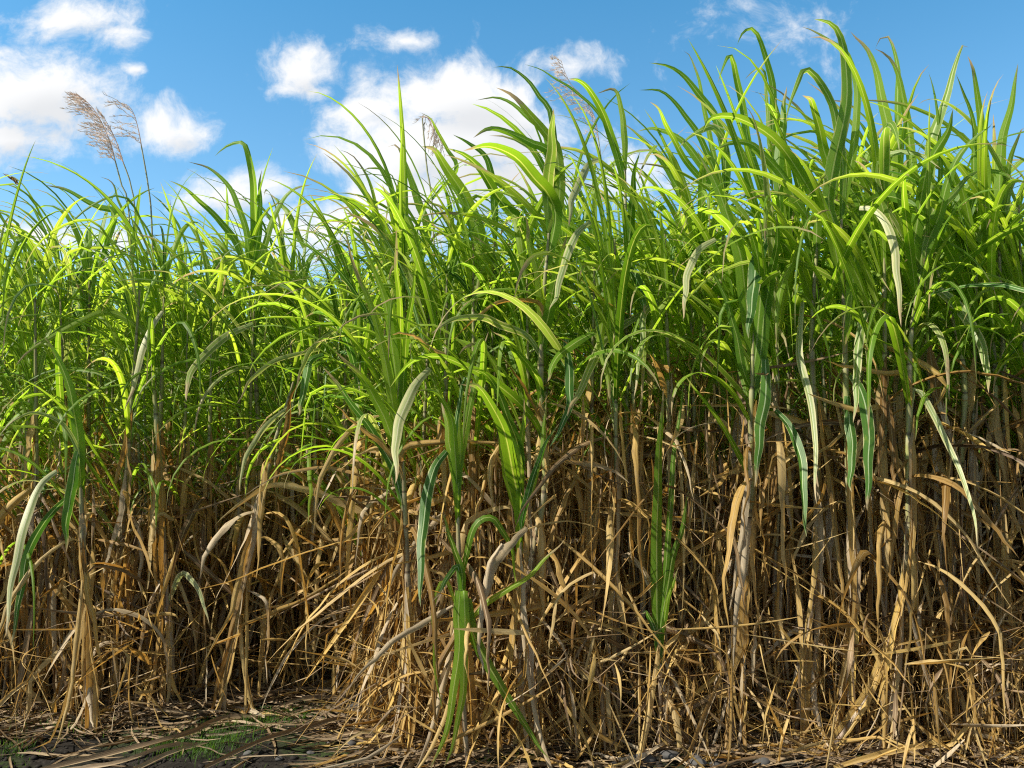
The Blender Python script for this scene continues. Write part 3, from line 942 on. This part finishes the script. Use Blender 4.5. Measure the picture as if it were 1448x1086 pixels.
   ('p', 9, [(420, 550), (430, 512), (450, 485), (483, 461)], -0.3, False),
   ('b', 14, [(420, 590), (430, 555), (437, 512), (458, 501)], -0.35, False),
   ('w', 10, [(337, 697), (350, 645), (377, 602), (415, 571)], -0.35, False),
   ('d', 13, [(300, 745), (367, 697), (417, 690), (483, 710), (555, 748)], -0.3, False),
   ('d', 13, [(420, 530), (410, 580), (398, 640), (388, 690)], -0.2, False),
   ('y', 7, [(437, 740), (438, 690), (437, 650), (438, 632)], -0.3, False),
   ('d', 11, [(296, 930), (330, 870), (345, 800), (360, 735)], -0.2, False),
   ('d', 8, [(500, 800), (440, 840), (380, 870), (325, 893)], -0.3, False)], n_dry=8, n_sheath=5),
 dict(label='low cane with a small brown dying tip nodding from a thin stem against the sky', Y=4.3,
  stalk_px=[(80, 340), (90, 500), (95, 850)], leaves=[
   ('y', 5, [(3, 245), (27, 257), (45, 278), (62, 310), (80, 350)]),
   ('d', 7, [(4, 246), (16, 250), (28, 258)], 0, False),
   ('g', 6, [(18, 284), (40, 290), (55, 310), (72, 345)]),
   ('y', 11, [(0, 310), (22, 322), (50, 350), (75, 400)]),
   ('g', 12, [(63, 262), (87, 267), (113, 280), (140, 293), (160, 305), (140, 380)], 0.1, False)], n_green=5),
]
for h in HEROES:
    hero(**h)


# ------------------------------------------------------------------ flowering canes with feathery plumes
def flower(label, Y, stem_px, plume_px, lean, length, count, leaves=(), droop=0.0):
    pts = [at(px, py, Y) for px, py in stem_px][::-1]
    base = np.array([pts[0][0], Y, -0.02])
    path = spline([base] + pts, 60)
    off = (float(base[0]), Y, 0.0)
    root = empty('flowering_cane', off)
    s = np.linspace(0, 1, 60)
    mb = MB()
    tube(mb, path, 0.011 - 0.0075 * s ** 0.7, 7, U(0, 1), 0.1)
    mb.build('stem', M['stem'], root, off)
    rach = spline([at(px, py, Y) for px, py in plume_px], 50)
    mb = MB()
    tube(mb, rach, np.linspace(0.003, 0.001, 50), 5, 0.3)
    T = tangents(rach)
    for i in range(count):
        t = (i + U(0, 1)) / count
        k = int(t * 49)
        L = length * (0.35 + 0.9 * math.sin(math.pi * min(0.97, 0.12 + t * 0.86)) ** 0.8) * U(0.6, 1.1)
        out = unit(T[k] * U(0.25, 0.6) + np.array([lean * U(0.25, 1.1), U(-0.5, 0.5), U(-0.15, 0.25)]))
        n = 9
        ss = np.linspace(0, 1, n)[:, None]
        P = rach[k] + out * L * ss + np.array([0, 0, -1]) * L * (0.25 + droop) * ss ** 2 + rng.normal(0, 0.0015, (n, 3))
        ribbon(mb, P, unit(np.cross(tangents(P), [0.2, 1, 0.1])), np.full(n, 0.0024), 0.0, 2)
        for j in range(11):
            q = rng.integers(1, n)
            o2 = unit(out + rng.normal(0, 0.26, 3))
            l2 = U(0.012, 0.032)
            P2 = P[q] + o2 * l2 * np.linspace(0, 1, 3)[:, None]
            ribbon(mb, P2, unit(np.cross(tangents(P2), [0.1, 1, 0.1])), np.array([0.0018, 0.0024, 0.0006]), 0.0, 2)
    mb.build('plume', M['plume'], root, off)
    for lf in leaves:
        traced_leaf(root, lf[2], Y, lf[1], lf[0], path, off, *(lf[3:]))
    tag(root, label, 'cane flower')
    return root


flower('flowering cane with the fullest mauve-brown feathery plume against the big cloud', 4.3,
       [(163, 228), (172, 262), (182, 300), (192, 500), (200, 800)], [(163, 228), (158, 208), (148, 182), (135, 158), (122, 143), (110, 134)], -0.8, 0.125, 75, [
           ('h', 6, [(142, 250), (155, 255), (165, 275), (178, 310)]), ('y', 8, [(200, 262), (196, 290), (190, 330)])])
flower('flowering cane with a sparse thin plume of few side sprays, next to the full one', 4.35,
       [(200, 207), (210, 267), (215, 330), (222, 600), (222, 850)], [(200, 207), (196, 185), (190, 163), (182, 150), (172, 146)], -1.0, 0.17, 16)
flower('flowering cane with a faint half-hidden plume close beside the full mauve one', 4.45,
       [(175, 232), (185, 262), (192, 320), (205, 600), (205, 850)], [(175, 232), (168, 210), (160, 190), (152, 175), (143, 160)], -0.3, 0.07, 24)
flower('flowering cane with a pinkish plume behind the blades streaming off the tall pale stalk', 4.5,
       [(846, 195), (852, 240), (862, 320), (870, 700)], [(846, 195), (842, 170), (833, 150), (820, 132), (808, 120), (798, 100), (793, 84)], -0.7, 0.13, 42, droop=0.2)
flower('flowering cane with a small bent plume drooping over the white cloud', 4.2,
       [(597, 165), (600, 200), (604, 240), (612, 310), (620, 600)], [(597, 165), (603, 166), (612, 172), (620, 185), (628, 200)], -0.6, 0.06, 22, [
           ('y', 8, [(594, 160), (610, 168), (622, 188), (632, 210), (645, 240)])], droop=0.5)

# ------------------------------------------------------------------ the rest of the crowd of canes
ZONES = [(-0.42, 'in the fine leafy mass under the mauve plumes'),
         (-0.26, 'in the leafy mass around the tall twin blade'),
         (-0.08, 'crowding round the sheaf of straight blades'),
         (0.10, 'crowded about the tall bare pale stalk'),
         (0.26, 'near the dark green low shoot in the straw'),
         (0.42, 'packed around the highest blades in the row'),
         (9.0, 'in the thick leafy end beyond the paddle leaves')]


def zone_tag(o, front):
    u = o.location.x / o.location.y
    for lim, lab in ZONES:
        if u < lim:
            tag(o, ('front-row cane ' if front else 'inner cane ') + lab, 'sugarcane', ('front canes ' if front else 'inner canes ') + lab)
            return


hero_x = [(at(h['stalk_px'][-1][0], 900, h['Y'])[0]) for h in HEROES]
x = -2.7
while x < 2.7:
    fy = front_y(x)
    H = canopy_h(x) * U(0.92, 1.08)
    o = cane('sugarcane_plant', x, fy + U(0.02, 0.28), H, n_green=20, n_dry=11, n_sheath=7)
    zone_tag(o, True)
    x += U(0.09, 0.15)

# kinds of inner cane, then copied through the depth of the field
protos = []
for i in range(18):
    Hp = U(2.15, 2.55)
    o = cane('sugarcane_plant', 0, 0, Hp, n_green=20, n_dry=8, n_sheath=4, far=True)
    protos.append((o, list(o.children), Hp))
spots = []
row = 0
yy = 0.42
while yy < 3.3:
    xx = -4.6 + (0.15 if row % 2 else 0)
    while xx < 4.6:
        X = xx + U(-0.1, 0.1)
        Y = front_y(X) + yy + U(-0.1, 0.1)
        if abs(X / Y) < 0.68:
            spots.append((X, Y))
        xx += 0.29 + 0.05 * row * 0.3
    row += 1
    yy += 0.36
print('inner canes', len(spots))
used = set()
for i, (X, Y) in enumerate(spots[:258]):
    j = int(rng.integers(len(protos))) if len(used) == len(protos) or i >= len(protos) else i
    src, kids, Hp = protos[j]
    if j not in used:
        o = src
        used.add(j)
    else:
        o = src.copy()
        C.objects.link(o)
        for c in kids:
            d_ = c.copy()
            C.objects.link(d_)
            d_.parent = o
    o.location = (X, Y, 0)
    o.rotation_euler = (0, 0, U(-0.9, 0.9))
    sc = canopy_h(X) / Hp * U(0.95, 1.10)
    wide = float(np.interp(X, [-2, 0.5, 1.5], [1.0, 1.1, 1.2])) * U(0.92, 1.1)
    o.scale = (wide, wide, sc)
    zone_tag(o, False)

# deeper canes that only read as one mass
mg, md = {'g': MB(), 'y': MB()}, MB()
for (X, Y) in spots[258:] + [(U(-7.5, 7.5), U(6.0, 10.5)) for _ in range(640)]:
    H = canopy_h(X * 3.6 / Y if abs(X) > 2 else X) * U(1.0, 1.2)
    path = stalk_path(X, Y, H)
    tube(md, path[::5], 0.013, 5, U(0, 1))
    for i in range(10):
        rel = i / 9
        th0 = math.radians(52 + 33 * rel + U(-9, 6))
        P, sd, wd = grow_leaf(on_path(path, H * (0.3 + 0.34 * rel)), wind_az(), H * U(0.38, 0.56), th0, math.radians(150 - 75 * rel + U(-30, 35)), U(1.3, 2.4), U(0.026, 0.046), 10, None, U(-1, 1), U(-.6, .6))
        ribbon(mg['y' if rng.random() < 0.4 else 'g'], P, sd, wd, 0.3, 3)
    for i in range(4):
        hi = U(0.1, 0.45) * H
        P, sd, wd = grow_leaf(on_path(path, hi), U(0, 6.28), U(0.4, 0.8), math.radians(U(20, 70)), math.radians(U(110, 180)), U(.5, 1), U(.015, .035), 10, None, U(-3, 3), U(-1, 1))
        ribbon(md, P, sd, wd, 0.4, 3)
for kk, b_ in mg.items():
    o = b_.build('distant_cane_foliage', M[kk])
    o['kind'] = 'stuff'
    tag(o, 'green blades of the canes deep in the field, merging into one mass', 'foliage', 'deep field foliage')
o = md.build('distant_cane_straw', M['d'])
o['kind'] = 'stuff'
tag(o, 'stalks and dry leaves deep in the field, merging into one mass', 'straw')

# ------------------------------------------------------------------ tangle of dry leaves between the stalks
tang = {'d': MB(), 'k': MB(), 's': MB()}
for i in range(17500):
    X = U(-3.4, 3.2)
    low_trash = i >= 13500
    depth = abs(rng.normal(0, 0.55)) + U(-0.06, 0.1)
    Y = front_y(X) + depth
    zt = trash_top(X) + 0.25 * depth
    z = zt * U(0.02, 1.0) ** 0.8 * U(0.85, 1.15)
    L = U(0.18, 0.75)
    if low_trash and i > 15000:
        X = U(-0.6, 3.0)
    if low_trash:      # broken pieces heaped about the feet of the canes
        depth = rng.normal(0.08 if X > -0.3 else -0.04, 0.2)
        Y = front_y(X) + depth
        z = 0.02 + 0.5 * rng.random() ** 1.4
        L = U(0.16, 0.6)
    kind = rng.random()
    th = rng.normal(-0.95, 0.45) if kind < 0.6 else U(-0.6, 0.5)
    az = U(0, 6.28)
    n = 10
    s = np.linspace(0, 1, n)
    tv = th - U(-0.3, 1.4) * s ** U(0.6, 2) + (U(-1.6, 0.4) / (1 + np.exp(-(s - U(0.2, 0.8)) * 30)) if rng.random() < 0.4 else 0)
    av = az + U(-1.6, 1.6) * s
    stiff = rng.random() < 0.8
    if stiff and not low_trash and rng.random() < 0.7:      # long strips hanging nearly straight down
        th = rng.normal(-1.38, 0.16)
        L *= 1.35
    if stiff:
        tv = th + U(-0.25, 0.25) * s + (U(-1.5, 0.5) / (1 + np.exp(-(s - U(0.3, 0.7)) * 60)) if rng.random() < 0.35 else 0)
        av = az + U(-0.3, 0.3) * s
    P = np.array([X, Y, z]) + np.cumsum(np.stack([np.cos(av) * np.cos(tv), np.sin(av) * np.cos(tv) * 0.7, np.sin(tv)], 1) * L / n, 0)
    P[:, 2] = np.where(P[:, 2] < 0.01, 0.01 + 0.02 * rng.random(n), P[:, 2])
    T = tangents(P)
    sd = rot(unit(np.cross(T, rng.normal(0, 1, 3))), T, U(-3, 3) * s)
    wd = (0.004 + 0.032 * rng.random() ** 1.9) * (0.2 + 0.8 * np.minimum(1, s * 5)) * (1 - s ** 2.5 * 0.94) * (0.7 if low_trash else 1.0) * rng.uniform(0.8, 1.1, n)
    q = rng.random()
    ribbon(tang['d' if q < 0.74 else 'k' if q < 0.94 else 's'], P, sd, wd, U(0, 0.9), 3, curl=U(-0.3, 0.5))
for kk, b_ in tang.items():
    o = b_.build('tangled_straw', M[kk])
    o['kind'] = 'stuff'
    tag(o, 'tangle of dry cane leaves hanging and criss-crossing between the stalks', 'straw', 'dry straw among the stalks')

# dry litter on the soil
mb = MB()
for i in range(5600):
    X = U(-3.2, 3.2)
    dpt = rng.normal(-0.02, 0.27)
    Y = front_y(X) + dpt
    if Y < 2.7 or (0.2 < X < 1.15 and Y < 3.28 and rng.random() < 0.85):
        continue
    L = U(0.06, 0.5)
    az = rng.normal(0, 0.7) + (0 if rng.random() < 0.5 else math.pi)
    n = 8
    s = np.linspace(-0.5, 0.5, n)
    av = az + U(-0.6, 0.6) * s
    dxy = np.cumsum(np.stack([np.cos(av), np.sin(av)], 1) * L / n, 0)
    xy = np.array([X, Y]) + dxy
    zz = ground_z(xy[:, 0], xy[:, 1]) + 0.008 + U(0, 0.05) * (0.4 + max(0, dpt)) + U(-0.06, 0.06) * s * (rng.random() < 0.5)
    P = np.column_stack([xy, np.maximum(zz, ground_z(xy[:, 0], xy[:, 1]) + 0.004)])
    T = tangents(P)
    sd = rot(unit(np.cross(T, [0, 0, 1.0])), T, U(-0.9, 0.9) + U(-1, 1) * s)
    ribbon(mb, P, sd, U(0.004, 0.017) * (1 - (2 * s) ** 4 * 0.8), U(0, 0.7), 3, curl=U(-.2, .4))
o = mb.build('dry_leaf_litter', M['l'])
o['kind'] = 'stuff'
tag(o, 'brown and grey scraps of dry cane leaf littering the dark soil', 'litter')

# fallen leaves one can point at
FALLEN = [
 ('long thick dry leaf lying slantwise across the mossy soil', 'l', 12, [(47, 1079), (133, 1067), (233, 1052), (277, 1036), (317, 1019), (370, 1012)]),
 ('dry leaf lying just under the long thick one on the mossy soil', 'l', 9, [(73, 1079), (167, 1077), (233, 1060), (287, 1047)]),
 ('slim dry leaf rising from the frame edge toward the dark hollow', 'l', 9, [(290, 1085), (367, 1057), (433, 1034), (483, 1021), (540, 1010)]),
 ('short crumpled dry leaf at the tip of the long thick one', 's', 10, [(333, 1000), (353, 1006), (374, 1012)]),
 ('dry leaf with a yellow edge stretched along the soil under the swept stalk', 'd', 13, [(1180, 1086), (1266, 1074), (1316, 1057), (1336, 1051), (1383, 1041), (1446, 1026)]),
 ('thin straight dry leaf lying level behind the yellow-edged one', 'l', 8, [(1250, 1020), (1333, 1027), (1396, 1028), (1446, 1030)]),
 ('pale dry leaf end lying between the swept stalk and the level leaf', 's', 8, [(1249, 1036), (1299, 1041), (1333, 1048)]),
 ('dark reddish dead stem lying among the pebbles', 'k', 7, [(1000, 1085), (1049, 1072), (1080, 1070), (1102, 1074)]),
 ('dry leaf lying under the tip of the long green blade', 'l', 9, [(643, 1081), (700, 1061), (745, 1051), (790, 1046)]),
 ('dry leaf curving away from beside the fresh green shoot', 'l', 8, [(493, 1079), (533, 1057), (575, 1035), (600, 1005)]),
 ('pinkish dry strip lying beside the dark bare soil', 's', 7, [(868, 1086), (900, 1074), (950, 1053), (985, 1046)]),
 ('grey dry leaf lying flat before the dark hollow in the row', 'l', 9, [(380, 1002), (430, 996), (500, 992), (545, 990)]),
]
for lab, kd, wpx, pts in FALLEN:
    G = []
    for i, (px, py) in enumerate(pts):
        q = on_ground(px, py, 0.03)
        q[2] = float(ground_z(q[0], q[1])) + (0.016 if i in (0, len(pts) - 1) else 0.034)
        G.append(q)
    P = spline(G, 22)
    T = tangents(P)
    t = np.linspace(0, 1, 22)
    sd = rot(unit(np.cross(T, [0, 0, 1.0])), T, U(0.2, 0.7) + U(-0.5, 0.5) * t)
    mb = MB()
    if 'stem' in lab:
        tube(mb, P, 0.008, 7, 0.2, 0.2)
    else:
        ribbon(mb, P, sd, wpx * 3.2 / F_PX * (0.55 + 0.45 * np.sin(math.pi * (0.1 + 0.85 * t))) * rng.uniform(0.85, 1.12, 22), 0.55, 5, wave=0.2, curl=0.3)
    org = P[len(P) // 2] * [1, 1, 0]
    o = mb.build('dead_stem' if 'stem' in lab else 'fallen_leaf', M[kd], None, org)
    o.location = org
    tag(o, lab, 'dead stem' if 'stem' in lab else 'dry leaf')

# pebbles
stones = []
for i in range(5):
    bm = bmesh.new()
    bmesh.ops.create_icosphere(bm, subdivisions=3, radius=1.0)
    ph = [U(0, 6) for _ in range(6)]
    for v in bm.verts:
        c = v.co
        c *= 1 + 0.13 * math.sin(2.1 * c.x + ph[0]) + 0.11 * math.sin(2.7 * c.y + ph[1]) + 0.09 * math.sin(3.3 * c.z + ph[2]) + 0.03 * math.sin(9 * c.x + 7 * c.y + ph[3])
        c.x *= 1.25
        c.z *= 0.68
    for f in bm.faces:
        f.smooth = True
    me = bpy.data.meshes.new('pebble')
    bm.to_mesh(me)
    bm.free()
    me.materials.append(M['pebble'])
    stones.append(me)
PEB = [(888, 1047, 15), (962, 1060, 12), (945, 1075, 14), (905, 1078, 16), (980, 1076, 13), (1000, 1055, 10), (955, 1035, 8), (925, 1030, 9), (1075, 1082, 15), (985, 1085, 13),
       (1020, 1076, 11), (500, 1007, 15), (498, 1055, 9), (508, 1072, 8), (470, 1050, 7), (440, 1062, 7), (515, 1040, 7), (540, 1068, 6), (860, 1062, 8), (870, 1080, 9), (925, 1062, 9),
       (1110, 1060, 7), (1130, 1078, 8), (850, 1040, 6), (818, 1075, 6), (395, 1075, 6), (350, 1070, 6), (1230, 1060, 6), (1290, 1068, 6), (1395, 1066, 7), (1420, 1074, 6), (790, 1060, 6),
       (968, 1046, 7), (938, 1050, 7), (912, 1042, 6), (992, 1066, 7), (1012, 1086, 8), (893, 1066, 7), (877, 1032, 7), (1052, 1055, 7)]
for i, (px, py, rp) in enumerate(PEB):
    q = on_ground(px, py)
    o = bpy.data.objects.new('pebble', stones[i % 5])
    C.objects.link(o)
    r = rp * q[1] / F_PX * U(0.75, 1.0)
    o.location = (q[0], q[1], float(ground_z(q[0], q[1])) + r * 0.25)
    o.scale = (r * U(.8, 1.1), r * U(.8, 1.1), r * U(.8, 1.1))
    o.rotation_euler = (U(-.3, .3), U(-.3, .3), U(0, 6.28))
    if (px, py) == (888, 1047):
        tag(o, 'round dark pebble resting alone behind the others on the bare soil', 'pebble')
    elif (px, py) == (500, 1007):
        tag(o, 'smooth grey stone lying at the mouth of the dark hollow', 'pebble')
    elif (px, py) == (1075, 1082):
        tag(o, 'grey stone beside the dark reddish dead stem', 'pebble')
    elif px > 800 and px < 1140:
        tag(o, 'small grey pebble on the dark bare soil near the reddish stem', 'pebble', 'pebbles on the bare soil')
    else:
        tag(o, 'tiny grey pebble half hidden among scraps of leaf and moss', 'pebble', 'pebbles among the leaf scraps')

# loose crumbs of soil and gravel
mb = MB()
for i in range(6500):
    X, Y = U(-2.6, 2.6), 2.85 + abs(rng.normal(0, 0.4))
    r = 0.003 + 0.013 * rng.random() ** 4
    a4 = np.linspace(0, 2 * math.pi, 6, endpoint=False) + U(0, 1)
    rr = np.array([0.5, 1.0, 0.8, 0.12])[:, None] * rng.uniform(0.75, 1.2, (4, 6)) * r
    zz = np.array([-0.4, 0.1, 0.6, 0.8])[:, None] * r * U(0.6, 1.1) + np.zeros((4, 6))
    V = np.stack([X + rr * np.cos(a4), Y + rr * np.sin(a4), float(ground_z(X, Y)) + zz], -1)
    mb.grid(V, V[..., :2], U(0, 1), closed=True)
o = mb.build('soil_crumbs', M['crumb'])
o['kind'] = 'stuff'
tag(o, 'fine gravel and crumbs of earth scattered on the dark soil', 'gravel')

# short grass
mb = MB()
PATCH = [(300, 1050, 60, 26, 900), (380, 1025, 50, 14, 500), (250, 1062, 50, 16, 420), (100, 1030, 60, 14, 260), (30, 1020, 30, 14, 140), (745, 1062, 30, 16, 420), (430, 1015, 40, 10, 220), (545, 1030, 20, 8, 80), (700, 1075, 40, 8, 160), (20, 1060, 30, 14, 140)]
for (cx, cy, rx, ry, cnt) in PATCH:
    for i in range(cnt):
        q = on_ground(cx + rng.normal(0, rx * 0.55), cy + rng.normal(0, ry * 0.55))
        if q[1] < 2.6 or q[1] > 5:
            continue
        q[2] = float(ground_z(q[0], q[1])) - 0.003
        L = U(0.015, 0.06)
        P, sd, wd = grow_leaf(q, U(0, 6.28), L, math.radians(U(45, 88)), math.radians(U(20, 110)), 1.5, U(0.0015, 0.004), 5, floor=-1)
        ribbon(mb, P, sd, wd, 0.2, 3)
o = mb.build('short_grass', M['grass'])
o['kind'] = 'stuff'
tag(o, 'short grass and moss in patches on the dark soil', 'grass')
